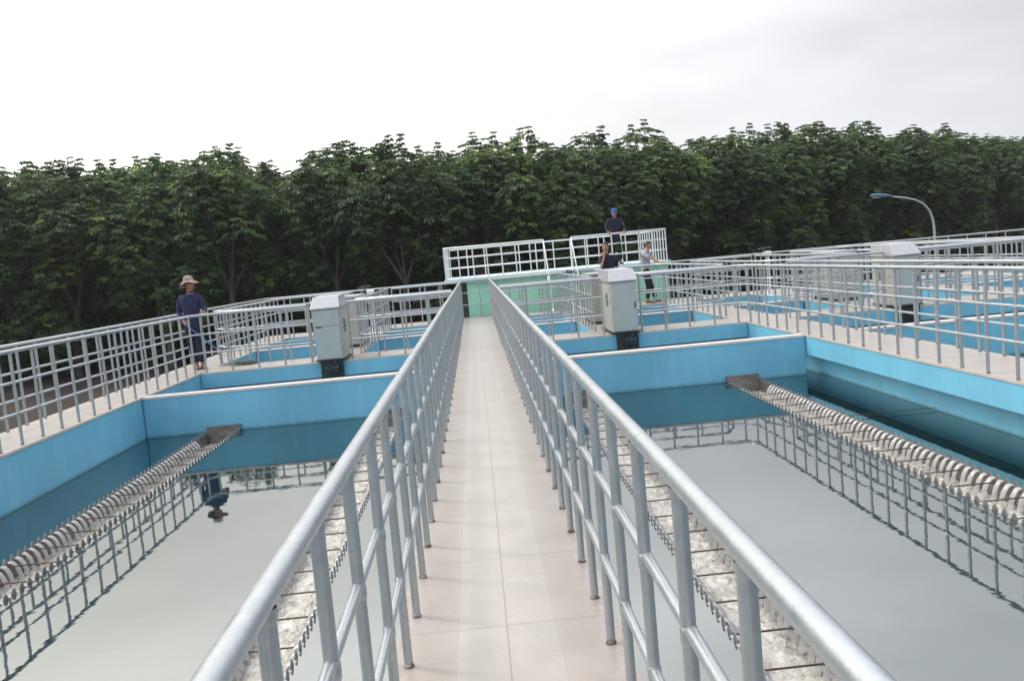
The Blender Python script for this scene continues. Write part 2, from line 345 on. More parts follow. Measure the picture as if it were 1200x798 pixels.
def deck(name, x0, x1, y0, y1, tile='tilew', deep=.33, over=.012, edge=True):
    """tiled slab: tile top, thin pinkish edging, blue painted side"""
    b = MB()
    b.box(x0, x1, y0, y1, -deep, -.028, 1, skip='b'); b.add([(x0,y0,-deep),(x0,y1,-deep),(x1,y1,-deep),(x1,y0,-deep)], [(0,1,2,3)], 3)  # underside coloured dark: the shade below the slab is painted in
    o_ = over
    b.box(x0-o_, x1+o_, y0-o_, y1+o_, -.028, 0, 2, top=0)
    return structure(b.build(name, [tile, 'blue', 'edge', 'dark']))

def plant(cx, first):
    sx = 'left' if first else 'right'
    IL = cx-5.53 if first else cx-5.38       # inner edge of the side walkway on the left
    E = 5.38
    tl = 'tile' if first else 'tilew'
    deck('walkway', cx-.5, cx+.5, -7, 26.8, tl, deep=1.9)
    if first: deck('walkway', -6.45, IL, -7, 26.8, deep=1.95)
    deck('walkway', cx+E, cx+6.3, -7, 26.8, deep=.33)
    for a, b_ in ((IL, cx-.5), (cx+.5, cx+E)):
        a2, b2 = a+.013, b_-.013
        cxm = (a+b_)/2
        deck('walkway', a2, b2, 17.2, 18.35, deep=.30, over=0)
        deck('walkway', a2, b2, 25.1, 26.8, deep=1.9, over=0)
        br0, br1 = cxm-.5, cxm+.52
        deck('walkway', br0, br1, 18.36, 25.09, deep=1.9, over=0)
# walls
plant(0, True); plant(11.7, False)
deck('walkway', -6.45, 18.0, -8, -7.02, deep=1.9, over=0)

def wall(x0, x1, y0, y1, label, cap=True, z1=-.002):
    t = thing('basin_wall', ((x0+x1)/2, (y0+y1)/2, -1.9), label, 'basin wall')
    def l(o): o.location = (-t.location.x, -t.location.y, -t.location.z); return o
    if cap:
        l(bx('wall_face', ['blue'], t, x0, x1, y0, y1, -1.9, z1-.035))
        l(bx('wall_cap', ['cap'], t, x0, x1, y0-.012, y1+.012, z1-.035, z1, ))
    else:
        l(bx('wall_face', ['blue'], t, x0, x1, y0, y1, -1.9, z1))
    return t
wall(-5.515, -.515, 14.17, 14.38, 'blue cross wall with pale cap at the far end of the left near pool')
wall(.515, 5.365, 14.17, 14.38, 'blue cross wall with pale cap at the far end of the right near pool')
wall(6.33, 11.18, 14.17, 14.38, 'blue cross wall with pale cap in the pool beyond the right walkway')
wall(12.22, 17.05, 14.17, 14.38, 'blue cross wall with pale cap, farthest right, mostly behind railings')
# recessed side walls beneath the overhanging walkways
wall(5.62, 6.06, -7, 17.15, 'blue recessed wall under the right walkway slab, along the water', cap=False, z1=-.332)
wall(17.32, 17.7, -7, 17.15, 'blue recessed wall under the walkway slab at the far right', cap=False, z1=-.332)
wall(-5.515, -.515, 17.6, 17.9, 'dark shaded wall under the transverse walkway behind the left pool', cap=False, z1=-.302)
wall(.515, 5.6, 17.6, 17.9, 'shaded wall under the transverse walkway behind the right pool', cap=False, z1=-.302)
wall(6.33, 11.18, 17.6, 17.9, 'shaded wall under the transverse walkway beyond the right walkway', cap=False, z1=-.302)
wall(12.22, 17.05, 17.6, 17.9, 'shaded wall under the transverse walkway at the far right', cap=False, z1=-.302)
def sub(x0, x1, txt):
    wall(x0, x1, 21.65, 21.85, 'low blue dividing wall with pale top, ' + txt)
for x0, x1, txt in ((-5.51, -3.54, 'in the back basin left of the left bridge walkway'), (-2.48, -.515, 'in the back basin between left bridge and central walkway'),
                    (.515, 2.42, 'in the back basin between central walkway and right bridge'), (3.48, 5.365, 'in the back basin right of the right bridge'),
                    (6.33, 8.22, 'in the back basin just beyond the right walkway'), (9.3, 11.18, 'in the back basin right of the third bridge'),
                    (12.22, 14.1, 'in the back basin at the far right')): sub(x0, x1, txt)
# outer retaining wall of the tanks below the outer walkways
structure(bx('tank_base', ['outer'], None, -6.4, 17.95, -7.95, 26.75, GZ+.004, -1.96))

# water: one sheet between each pair of troughs
TR = lambda c, s: [(c+s*1.34, c+s*1.86), (c+s*4.0, c+s*4.53)]
def sheet(name, rects, z, m='water'):
    b = MB()
    for x0, x1, y0, y1 in rects: b.add([(x0,y0,z),(x1,y0,z),(x1,y1,z),(x0,y1,z)], [(0,1,2,3)])
    return structure(b.build(name, [m]))
sheet('pool_water', [(.5, 1.34, -7, 14.18), (1.86, 4.0, -7, 14.18), (4.53, 5.7, -7, 14.18)], WZ)
sheet('pool_water', [(-1.34, -.5, -7, 14.18), (-4.0, -1.86, -7, 14.18), (-5.6, -4.53, -7, 14.18)], WZ)
sheet('pool_water', [(6.2, 11.25, -7, 14.18)], WZ)
sheet('pool_water', [(12.2, 17.4, -7, 14.18)], WZ)
sheet('channel_water', [(-5.6, -.5, 14.3, 17.7), (.5, 5.7, 14.3, 17.7), (6.2, 11.25, 14.3, 17.7), (12.2, 17.4, 14.3, 17.7)], WZ-.02)
sheet('basin_water', [(-5.6, -.5, 18.2, 25.2), (.5, 5.5, 18.2, 25.2), (6.2, 11.25, 18.2, 25.2), (12.2, 17.4, 18.2, 25.2)], WZ-.03)

# ------------------------------------------------------------------ weir troughs
PITCH = .1275; Y0, Y1 = -2.0, 14.1
NT = int((Y1-Y0)/PITCH)
def plate_mesh(th=.006):
    b = MB(); L_ = NT*PITCH; top, bot = .052, -.012
    rows = []
    prof = []
    for i in range(NT):
        y = i*PITCH
        prof += [(y, top*.62), (y+PITCH*.10, top*.9), (y+PITCH*.2, top), (y+PITCH*.34, top*.8), (y+PITCH*.62, bot), (y+PITCH*.82, bot+.01)]
    prof.append((L_, top*.5))
    n = len(prof); vs = []
    for xx in (-th/2, th/2):
        for (y, z) in prof: vs.append((xx, y, z))
        for (y, z) in prof: vs.append((xx, y, -.30))
    fs = []
    for i in range(n-1):
        fs.append((i, i+1, n+i+1, n+i)); fs.append((2*n+i+1, 2*n+i, 3*n+i, 3*n+i+1)); fs.append((i+1, i, 2*n+i, 2*n+i+1))
    b.add(vs, fs)
    return b.mesh('weir_plate', ['steel'])
def nappe_mesh(sgn):
    """sheets of water leaping through every notch towards +x*sgn"""
    b = MB(); rnd = random.Random(3)
    path = [(-.02, -.006), (-.002, .002), (.022, .001), (.046, -.018), (.066, -.055), (.082, -.105), (.094, -.165), (.102, -.215)]
    W = [.030, .035, .035, .033, .032, .034, .038, .038]
    for i in range(NT-5):
        yc = (i+.70)*PITCH+rnd.uniform(-.004, .004); k = rnd.uniform(.85, 1.12); ws = rnd.uniform(.9, 1.1)
        vs = []; C = 6
        for (px, pz), w_ in zip(path, W):
            for c in range(C+1):
                t = c/C*2-1
                cr_ = (1-t*t)
                vs.append((sgn*(px*k+.018*cr_*(1 if px > .05 else .3)), yc+t*w_*ws, pz+.010*cr_-.004+(0 if pz > -.1 else rnd.uniform(-.006, .006))))
        fs = []
        for r_ in range(len(path)-1):
            for c in range(C):
                a = r_*(C+1)+c; f = (a, a+1, a+C+2, a+C+1)
                fs.append(f if sgn < 0 else f[::-1])
        b.add(vs, fs, 0, True)
    return b.mesh('falling_water', ['nappe'])
def foam_mesh(wd):
    b = MB(); nx, ny = 22, 640; L_ = NT*PITCH
    vs = []
    for j in range(ny+1):
        for i in range(nx+1):
            x = wd*i/nx; y = L_*j/ny
            e = min(x, wd-x)/(wd/2)         # 0 at the plates
            a = .016*(1-e)**1.3+.0035
            z = a*noise.noise(Vector((x*34, y*26, 1.3)))*2+.5*a*noise.noise(Vector((x*80, y*70, 4)))
            vs.append((x, y, z))
    fs = [(j*(nx+1)+i, j*(nx+1)+i+1, (j+1)*(nx+1)+i+1, (j+1)*(nx+1)+i) for j in range(ny) for i in range(nx)]
    b.add(vs, fs, 0, True)
    # drops and spray thrown up along the foot of both plates
    rnd = random.Random(5)
    for _ in range(2600):
        side = rnd.random() < .5; x = rnd.uniform(.09, .2); x = x if side else wd-x
        y = rnd.uniform(0, L_); z = abs(rnd.gauss(0, .018)); r_ = rnd.uniform(.003, .008)
        d = Vector((rnd.uniform(-1, 1), rnd.uniform(-1, 1), rnd.uniform(0, 1.5))).normalized()*r_*rnd.uniform(1, 3)
        q = d.cross(Vector((0, 0, 1))+Vector((.01, 0, 0))).normalized()*r_*.7; c = Vector((x, y, z))
        b.add([c-d, c+q, c+d, c-q, c+d.cross(q).normalized()*r_*.6], [(0, 1, 4), (1, 2, 4), (2, 3, 4), (3, 0, 4)], 0, False)
    return b.mesh('foaming_water', ['foam'])
PM, NP, NM, FM = plate_mesh(), nappe_mesh(1), nappe_mesh(-1), foam_mesh(.52)
rb = MB(); rb.tube([(-.02, 0, 0), (.54, 0, 0)], .0065, 8); ROD = rb.mesh('tie_rod', ['rod'])
def trough(x0, label):
    t = thing('weir_trough', (x0, Y0, WZ), label, 'overflow trough', 'overflow troughs in the near pools')
    link('weir_plate', PM, t, (0, 0, 0)); link('weir_plate', PM, t, (.52, .04, 0))
    fl = MB(); fl.box(.004, .516, 0, Y1-Y0, -.31, -.30); fl.build('trough_floor', ['steel'], t)
    ep = MB(); ep.box(-.004, .524, Y1-Y0-.004, Y1-Y0+.004, -.31, .09); ep.box(-.01, .53, Y1-Y0-.012, Y1-Y0+.07, .09, .10); ep.build('end_plate', ['steel'], t)
    w_ = link('falling_water', NP, t, (0, 0, .0)); w2 = link('falling_water', NM, t, (.52, .04, 0))
    link('foaming_water', FM, t, (0, 0, -.175))
    for k in range(int((Y1-Y0-1)/.487)):
        link('tie_rod', ROD, t, (0, .25+k*.487+random.uniform(-.008, .008), -.028))
    return t
trough(1.34, 'steel overflow trough seen through the right handrail of the central walkway')
trough(-1.86, 'steel overflow trough seen through the left handrail of the central walkway')
trough(4.01, 'long toothed overflow trough in the right pool beside the recessed blue wall')
trough(-4.53, 'long toothed overflow trough in the left pool beside the blue side wall')
# brackets from the far troughs to the side walls
for k, y in enumerate((10.55,)):
    b = MB(); b.tube([(4.5, y, WZ+.03), (5.62, y, WZ+.03)], .0045, 8); o = b.build('support_bracket', ['rod'])
    tag(o, 'thin brown support bar from the right trough to the recessed wall', 'support bar', 'support bars beside the right trough')

# ------------------------------------------------------------------ railings
def post_mesh(h, r=.021):
    b = MB(); b.tube([(0, 0, 0), (0, 0, h*.5), (0, 0, h)], r, 14, cap=False)
    b.lathe([(r+.004, 0.001), (r+.004, .006), (r, .014)], n=14)
    for z in (h*.665, h*.34):
        b.lathe([(r, z-.024), (r+.0028, z-.019), (r+.0032, z), (r+.0028, z+.019), (r, z+.024)], n=14)
    b.lathe([(r, h-.03), (r+.004, h-.014), (r+.003, h)], n=14)
    return b.mesh('post', ['galv'])
POSTS = {}
def railing(pts, label, z0=0, zs=(1.13, .755, .385), sp=.51, name='railing', mats='galv', rt_=.0265, rm=.0175, skip_ends=(), group='galvanised railings around the basins', pr=.0195, cat='railing'):
    P = [Vector((x, y, 0)) for x, y in pts]; o0 = P[0]
    t = thing(name, (o0.x, o0.y, z0), label, cat, group)
    for i, z in enumerate(zs):
        b = MB(); rr = rt_ if i == 0 else rm
        q = [p-o0+Vector((0, 0, z)) for p in P]
        # split long runs so that the pipes are not perfectly straight
        qq = [q[0]]
        for a, c in zip(q[:-1], q[1:]):
            n = max(1, int((c-a).length/3.0))
            for k in range(1, n+1):
                pnt = a.lerp(c, k/n)
                if k < n: pnt += Vector((random.uniform(-.003, .003), random.uniform(-.003, .003), random.uniform(-.004, .004)))
                qq.append(pnt)
        b.tube(qq, rr, 16 if i == 0 else 12)
        # weld sleeves on the top pipe
        b.build('top_rail' if i == 0 else 'middle_rail', [mats], t)
    key = (zs[0], mats, pr)
    if key not in POSTS:
        pm = post_mesh(zs[0]-.015, pr)
        if mats != 'galv': pm.materials[0] = M[mats]
        POSTS[key] = pm
    for a, c in zip(P[:-1], P[1:]):
        n = max(1, round((c-a).length/sp))
        for k in range(n+(1 if c is P[-1] else 0)):
            p = a.lerp(c, k/n)-o0
            if 0 < k < n: p += (c-a).normalized()*random.uniform(-.012, .012)
            o = link('post', POSTS[key], t, p); o.rotation_euler = (random.gauss(0, .003), random.gauss(0, .003), random.uniform(0, 6))
    return t
YT = 17.38
railing([(-.435, -1.6), (-.435, 26.6)], 'long handrail on the left side of the central tiled walkway', sp=.524)
railing([(.445, -1.6), (.445, 26.6)], 'long handrail on the right side of the central tiled walkway', sp=.524)
# left pool
railing([(-5.62, -1), (-5.62, 17.2), (-5.45, YT), (-3.36, YT)], 'railing along the left pool, turning in front of the man with the hat')
railing([(-6.4, -1), (-6.4, 26.6)], 'outermost railing at the far left, against the dark trees')
railing([(-2.55, YT), (-.47, YT)], 'short railing between the left cabinet and the central walkway')
railing([(-5.6, 18.9), (-5.25, 18.29), (-3.5, 18.29), (-3.5, 25.0)], 'back railing behind the left cabinet, on its left side along the bridge', sp=.5)
railing([(-5.6, 19.0), (-5.6, 24.9), (-5.3, 25.16), (-3.6, 25.16)], 'railing at the left back basin beyond the man with the hat', sp=.5)
railing([(-.5, 18.29), (-2.5, 18.29), (-2.5, 25.0)], 'back railing right of the left cabinet, along the bridge walkway', sp=.5)
railing([(-2.4, 25.16), (-.5, 25.16)], 'far railing across the back basin, just left of the central walkway', sp=.5)
railing([(-6.4, 26.72), (-.52, 26.72)], 'end railing left of the central walkway in front of the dark trees', sp=.6)
railing([(-.5, 26.72), (6.9, 26.72), (17.9, 26.72)], 'end railing in front of the mint green wall and on to the right', sp=.6)
# right pool
railing([(5.43, -1), (5.43, 17.15), (5.25, YT), (3.28, YT)], 'railing along the right pool, turning left towards the middle cabinet')
railing([(2.5, YT), (.47, YT)], 'short railing between the central walkway and the middle cabinet')
railing([(.5, 18.29), (2.45, 18.29), (2.45, 25.0)], 'back railing left of the middle cabinet, along the bridge walkway', sp=.5)
railing([(5.44, 18.9), (5.15, 18.29), (3.45, 18.29), (3.45, 25.0)], 'back railing right of the middle cabinet, along the bridge walkway', sp=.5)
railing([(5.46, 18.95), (5.46, 24.9), (5.2, 25.16), (3.5, 25.16)], 'railing the man in the grey shirt rests his hand on', sp=.5)
railing([(.5, 25.16), (2.4, 25.16)], 'far railing across the back basin, just right of the central walkway', sp=.5)
# beyond the right walkway
railing([(6.25, -1), (6.25, 17.2), (6.45, YT), (8.3, YT)], 'second railing along the right walkway, one walkway width behind the first')
railing([(9.05, YT), (11.2, YT)], 'short railing right of the right hand cabinet', sp=.5)
railing([(6.25, 24.9), (6.25, 18.9), (6.5, 18.29), (8.15, 18.29), (8.15, 25.0)], 'railing around the back basin left of the right hand cabinet', sp=.5)
railing([(11.15, 18.29), (9.2, 18.29), (9.2, 25.0)], 'railing around the back basin right of the right hand cabinet', sp=.5)
railing([(6.5, 25.16), (8.1, 25.16)], 'far railing across the back basin beyond the right walkway', sp=.5)
railing([(9.3, 25.16), (11.1, 25.16)], 'far railing across the back basin at the far right', sp=.5)
railing([(11.25, 4), (11.25, 26.6)], 'near railing of the second long walkway at the far right', sp=.52)
railing([(12.15, 4), (12.15, 26.6)], 'far railing of the second long walkway at the far right', sp=.52)
railing([(14.1, YT), (12.25, YT)], 'transverse railing beyond the second long walkway at the right edge', sp=.5)

# ------------------------------------------------------------------ cabinets
def cabinet(cx, label, seam, d=1.0):
    t = thing('control_cabinet', (cx, 17.1, 0), label, 'control cabinet', 'control cabinets at the edge of the transverse walkway')
    hw, h = .255, 1.04
    b = MB(); b.box(-hw, hw, 0, d, .045, h); b.build('cabinet_body', ['cabs'], t, bevel=.008)
    b = MB()
    b.box(-hw+.012, hw-.012, -.022, -.002, .06, (.70 if seam else h-.012))
    if seam: b.box(-hw+.012, hw-.012, -.022, -.002, .708, h-.012)
    dr = b.build('door', ['cabd'], t, bevel=.004)
    b = MB(); b.box(-hw+.04, -hw+.15, -.03, -.022, .68, .70) if seam else b.box(hw-.06, hw-.04, -.034, -.022, .5, .62); b.build('handle', ['iron'], dr)
    for z in (.2, .85):
        b = MB(); b.box(hw-.03, hw-.008, -.03, -.022, z, z+.06); b.build('hinge', ['bolt'], dr)
    # hipped sheet roof
    b = MB(); o = .03
    A = [(-hw-o, -.05, h), (hw+o, -.05, h), (hw+o, d+o, h), (-hw-o, d+o, h)]
    Bq = [(x, y, z+.022) for x, y, z in A]; Cq = [(-hw+.005, .17, h+.235), (hw-.005, .17, h+.235), (hw-.005, d, h+.245), (-hw+.005, d, h+.245)]
    b.add(A+Bq+Cq, [(3,2,1,0), (0,1,5,4), (1,2,6,5), (2,3,7,6), (3,0,4,7), (4,5,9,8), (5,6,10,9), (6,7,11,10), (7,4,8,11), (8,9,10,11)])
    b.build('roof', ['cabr'], t, bevel=.006)
    for s in (-1, 1):       # fixings and vent plate on the sides
        b = MB()
        for z in (.25, .62, .9, 1.0):
            for y in (.12, .2): b.box(*sorted((s*hw, s*(hw+.012))), y, y+.025, z, z+.02)
        b.build('fixing', ['bolt'], t)
        b = MB()
        for k in range(6): b.box(*sorted((s*hw, s*(hw+.01))), .45, .68, .55+k*.045, .572+k*.045)
        b.build('vent', ['iron'], t)
    b = MB(); b.box(-hw-.04, hw+.05, -.04, d, .03, .045); b.build('base_frame', ['iron'], t)
    # drive gear hanging below over the channel
    b = MB(); b.box(-.2, .23, -.0, .085, -.33, .028); g_ = b.build('gear_bracket', ['iron'], t, bevel=.006)
    b = MB(); b.tube([(0, -.14, -.08), (0, .0, -.08)], .05, 14); b.tube([(.1, -.1, -.2), (.1, -.1, .02)], .032, 12); b.tube([(.1, -.1, -.3), (.1, -.1, -.2)], .016, 10)
    b.box(-.06, .16, -.12, -.001, -.2, -.05); b.build('gearbox', ['iron'], g_)
    b = MB()
    for x in (-.05, .06, .14): b.tube([(x, -.135, -.1), (x, -.12, -.1)], .012, 8)
    b.build('bolt', ['bolt'], g_)
    return t
cabinet(-2.95, 'grey green steel control cabinet with a door seam, standing over the left pool', True)
cabinet(2.91, 'grey green steel control cabinet just right of the central walkway, man behind it', False, 1.45)
cabinet(8.63, 'grey green steel control cabinet beyond the right walkway, seen through railings', False)
def cabinet2(cx, label):
    t = thing('equipment_cabinet', (cx, 19.95, 0), label, 'equipment cabinet', 'beige grey equipment cabinets on the bridge walkways')
    hw, d, h = .25, 1.35, 1.12
    b = MB(); b.box(-hw, hw, 0, d, .06, h); b.build('cabinet_body', ['cabs'], t, bevel=.008)
    b = MB(); b.box(-hw-.03, hw+.03, -.03, d+.03, h+.002, h+.05); b.build('roof', ['cabr'], t, bevel=.006)
    b = MB(); b.box(-hw-.01, hw+.01, -.01, d+.01, 0, .058); b.build('base_frame', ['iron'], t)
    for s in (-1, 1):
        for k in range(2):
            b = MB(); b.box(*sorted((s*(hw+.002), s*(hw+.014))), .06+k*.64, .66+k*.64-.03, .12, h-.06); dr = b.build('side_door', ['cabs'], t, bevel=.004)
            b = MB(); b.box(*sorted((s*(hw+.014), s*(hw+.03))), .12+k*.64, .14+k*.64, .55, .66); b.build('handle', ['bolt'], dr)
            b = MB()
            for q in range(5): b.box(*sorted((s*(hw+.014), s*(hw+.02))), .2+k*.64, .5+k*.64, .85+q*.035, .868+q*.035)
            b.build('vent', ['iron'], dr)
cabinet2(-2.95, 'beige grey equipment cabinet on the left bridge walkway, behind the left control cabinet')
cabinet2(2.91, 'beige grey equipment cabinet behind the dark haired man on the middle bridge walkway')
cabinet2(8.63, 'beige grey equipment cabinet behind the control cabinet beyond the right walkway')
def valve(x, y, label, zt=1.3):
    t = thing('gate_valve', (x, y, 0), label, 'valve', 'handwheel valves on the bridge walkways')
    b = MB(); b.lathe([(.11, 0), (.11, .03), (.055, .05), (.05, zt-.5), (.075, zt-.46), (.075, zt-.36), (.05, zt-.32), (.05, zt-.2)], n=16); b.build('pedestal', ['white'], t)
    b = MB(); b.tube([(-.1, 0, zt-.18), (.1, 0, zt-.18)], .075, 16); b.lathe([(0, zt-.12), (.06, zt-.115), (.085, zt-.14), (.09, zt-.2)][::-1], n=14); b.build('actuator', ['white'], t)
    b = MB(); n = 20; ring = [(.17*math.cos(2*PI*k/n), .17*math.sin(2*PI*k/n), zt) for k in range(n+1)]; b.tube(ring, .012, 8, cap=False)
    for k in range(3): a = 2*PI*k/3; b.tube([(0, 0, zt), (.17*math.cos(a), .17*math.sin(a), zt)], .009, 6)
    b.tube([(0, 0, zt-.12), (0, 0, zt+.07)], .014, 8); w_ = b.build('handwheel', ['iron'], t); w_.rotation_euler = (R(7), R(-6), 0)
    return t
valve(-2.9, 24.3, 'white valve with handwheel behind the left cabinet', 1.28)
valve(2.72, 24.3, 'white valve with dark handwheel behind the middle cabinet', 1.18)
valve(8.35, 24.5, 'white valve with handwheel in front of the dark trees at right', 1.34)
# ------------------------------------------------------------------ platform building
pl = thing('platform_building', (2.7, 26.95, GZ), 'mint green rendered block with turquoise roof slab behind the end of the walkway', 'building')
zz = -GZ
b = MB(); b.box(-2.95, 3.3, .02, 4.2, 0, zz+1.07); b.build('wall', ['green'], pl)
b = MB(); b.box(-3.62, 3.42, -.12, 4.35, zz+1.072, zz+1.19); b.build('roof_slab', ['slabedge'], pl)
b = MB(); b.box(-3.22, -2.952, .2, 4.0, 0, zz+1.07); b.build('recess_shade', ['dark'], pl)  # solid dark block, painted shade for the opening under the slab
ZP = 1.192; ZS = (.965, .66, .33)
railing([(-.86, 31.0), (-.86, 26.92), (2.22, 26.92)], 'white railing on the left part of the platform roof, front and left side', z0=ZP, zs=ZS, mats='white', sp=.42, group='white railings on the platform roof')
railing([(3.08, 26.92), (6.02, 26.92), (6.02, 31.0)], 'white railing on the right part of the platform roof, blue capped man leaning on it', z0=ZP, zs=ZS, mats='white', sp=.42, group='white railings on the platform roof')
railing([(-.8, 31.05), (5.96, 31.05)], 'white railing along the back edge of the platform roof', z0=ZP, zs=ZS, mats='white', sp=.6, group='white railings on the platform roof')
# flight of steps into the gap, with two sloping hand rails
st = thing('steps', (2.65, 26.8, 0), 'short steel steps up to the gap in the platform railing', 'steps')
for k in range(5):
    b = MB(); b.box(-.38, .38, -1.1+k*.21, -1.1+k*.21+.24, .18+k*.2, .2+k*.2); b.build('tread', ['galv'], st)
for s in (-1, 1):
    b = MB(); b.tube([(s*.4, -1.2, 0), (s*.4, .05, 1.19)], .03, 8); b.build('stringer', ['galv'], st)
    b = MB(); b.tube([(s*.43, -1.1, 0), (s*.43, -1.1, .95), (s*.43, .1, 2.15)], .02, 10); b.build('hand_rail', ['white'], st)

# ------------------------------------------------------------------ street lamp
lx, ly = 16.2, 30.0
lp = thing('street_lamp', (lx, ly, -2.0), 'curved grey street lamp with a blue head against the trees', 'street lamp')
pts = [(0, 0, 0), (0, 0, 2.2), (-.02, 0, 3.4)]
arc = [(-.06, 3.75), (-.18, 4.05), (-.38, 4.28), (-.65, 4.43), (-1.0, 4.53), (-1.5, 4.62)]
b = MB(); b.tube([(0, 0, GZ+2), (0, 0, 2.2), (-.02, 0, 3.4)]+[(x, 0, z) for x, z in arc], [.07, .055, .045, .04, .036, .034, .032, .03, .028], 12); b.lathe([(.16, GZ+2.0), (.16, GZ+2.03), (.07, GZ+2.05)], n=16); b.build('pole', ['galv'], lp)
b = MB()
sec = [(-1.42, .03, .03), (-1.5, .07, .05), (-1.65, .115, .085), (-1.9, .13, .1), (-2.1, .12, .085), (-2.2, .07, .05), (-2.23, .02, .02)]
vs = []; n = 14
for i, (x, w_, h_) in enumerate(sec):
    for j in range(n):
        a = 2*PI*j/n; vs.append((x, w_*math.cos(a), 4.62+(-x-1.5)*.11+max(-.3, math.sin(a))*h_))
fs = [(i*n+j, i*n+(j+1) % n, (i+1)*n+(j+1) % n, (i+1)*n+j) for i in range(len(sec)-1) for j in range(n)]
b.add(vs, fs, 0, True); hd = b.build('lamp_head', ['lampblue'], lp)
b = MB(); b.box(-2.14, -1.72, -.09, .09, 4.62, 4.645); b.build('lens', ['lens'], hd)

# ------------------------------------------------------------------ rubber trees
def leaf_clump(b, tint, c, nrm, size, rnd, tval):
    """umbrella whorl of drooping leaflets"""
    nrm = nrm.normalized(); u = nrm.cross(Vector((.3, .7, .2))).normalized(); v = nrm.cross(u)
    k = rnd.randint(8, 11); a0 = rnd.uniform(0, 6.3)
    for i in range(k):
        a = a0+2*PI*i/k+rnd.uniform(-.2, .2); d = u*math.cos(a)+v*math.sin(a); s = size*rnd.uniform(.75, 1.15)
        side = nrm.cross(d).normalized()*s*.25; dz = Vector((0, 0, -1))
        p0 = c+d*s*.12; p1 = c+d*s*.58+nrm*s*.05+dz*s*.06; p2 = c+d*s*.95+dz*s*rnd.uniform(.30, .55)
        o = len(b.v); b.v += [tuple(p0), tuple(p1+side), tuple(p2), tuple(p1-side), ]
        b.f.append((o, o+1, o+2)); b.f.append((o, o+2, o+3)); b.m += [0, 0]; b.sm += [False, False]
        tv = min(1, max(0, tval+rnd.uniform(-.06, .06))); tint += [tv]*4
def tree_meshes(seed, H=8.9):
    rnd = random.Random(seed); tb = MB(); b = MB(); tint = []
    lean = Vector((rnd.uniform(-.25, .25), rnd.uniform(-.25, .25), 0))
    fork = rnd.uniform(2.3, 3.2)
    tb.tube([(0, 0, -.1), tuple(lean*.3+Vector((0, 0, fork*.5))), tuple(lean+Vector((0, 0, fork)))], [.15, .12, .105], 9)
    lobes = []
    nb = rnd.randint(5, 7)
    for i in range(nb):
        a = 2*PI*i/nb+rnd.uniform(-.4, .4); sp_ = rnd.uniform(.8, 2.1); top = H*(1.0-.055*sp_*sp_)*rnd.uniform(.90, 1.0) if i else H*.97
        if i == 0: sp_ = .4
        p0 = lean+Vector((0, 0, fork-.15)); p3 = Vector((math.cos(a)*sp_, math.sin(a)*sp_, top))+lean
        p1 = p0.lerp(p3, .35)+Vector((math.cos(a), math.sin(a), 0))*.35; p2 = p0.lerp(p3, .7)+Vector((math.cos(a), math.sin(a), 0))*.3
        tb.tube([p0, p1, p2, p3], [.075, .055, .035, .012], 7)
        lobes.append((p3-Vector((0, 0, .8)), rnd.uniform(.95, 1.2)))
        lobes.append((p2, rnd.uniform(.85, 1.15))); lobes.append((p1.lerp(p2, .5)+Vector((math.cos(a)*.5, math.sin(a)*.5, 0)), rnd.uniform(.7, 1.05)))
        # side twigs
        for q in range(2):
            s0 = p1.lerp(p2, rnd.random()); e = s0+Vector((rnd.uniform(-1, 1), rnd.uniform(-1, 1), rnd.uniform(-.1, .7)))*1.2
            tb.tube([s0, e], [.03, .01], 5); lobes.append((e, rnd.uniform(.55, .85)))
    for q in range(9):      # low skirts
        a = rnd.uniform(0, 6.3); lobes.append((lean+Vector((math.cos(a)*1.35, math.sin(a)*1.35, rnd.uniform(1.7, 4.4))), rnd.uniform(.55, .9)))
    for c, r_ in lobes:
        n = int(84*r_*r_)+12; fresh = rnd.random() < .16
        for k in range(n):
            d = Vector((rnd.gauss(0, 1), rnd.gauss(0, 1), rnd.gauss(.35, .9))).normalized()
            p = c+Vector((d.x*r_, d.y*r_, d.z*r_*.95))*rnd.uniform(.72, 1.08)
            nr = (d*.55+Vector((0, 0, 1))+Vector((rnd.uniform(-.3, .3), rnd.uniform(-.3, .3), 0)))
            tv = rnd.uniform(.1, .86) if rnd.random() > (.35 if fresh else .04) else rnd.uniform(.88, 1)
            leaf_clump(b, tint, p, nr, rnd.uniform(.15, .25), rnd, tv)
    # sprigs standing out of the top
    for k in range(13):
        c, r_ = lobes[5*rnd.randint(0, nb-1)]; x = rnd.uniform(-.6, .6); y = rnd.uniform(-.6, .6); h0 = c.z+r_*.6
        hh = rnd.uniform(.15, .75)
        tb.tube([(c.x+x*.6, c.y+y*.6, h0-.5), (c.x+x, c.y+y, h0+hh)], [.018, .008], 5)
        for z_, s_ in ((hh, .19), (hh-.18, .22), (hh-.38, .25)):
            for r2 in range(2): leaf_clump(b, tint, Vector((c.x+x+rnd.uniform(-.12, .12), c.y+y+rnd.uniform(-.12, .12), h0+z_)), Vector((rnd.uniform(-.4, .4), rnd.uniform(-.4, .4), 1)), s_*rnd.uniform(.8, 1), rnd, rnd.uniform(.2, .85))
    cm = b.mesh('crown', ['leaf']); at = cm.attributes.new('tint', 'FLOAT', 'POINT'); at.data.foreach_set('value', tint)
    return tb.mesh('trunk', ['bark']), cm
TREES = [tree_meshes(100+i) for i in range(7)]
def row_y(x):      # line of the plantation edge: parallel to the tanks on the left, drawing away to the right
    return 37.5 if x < 3 else 37.5+(x-3)*.62
rt_ = random.Random(11)
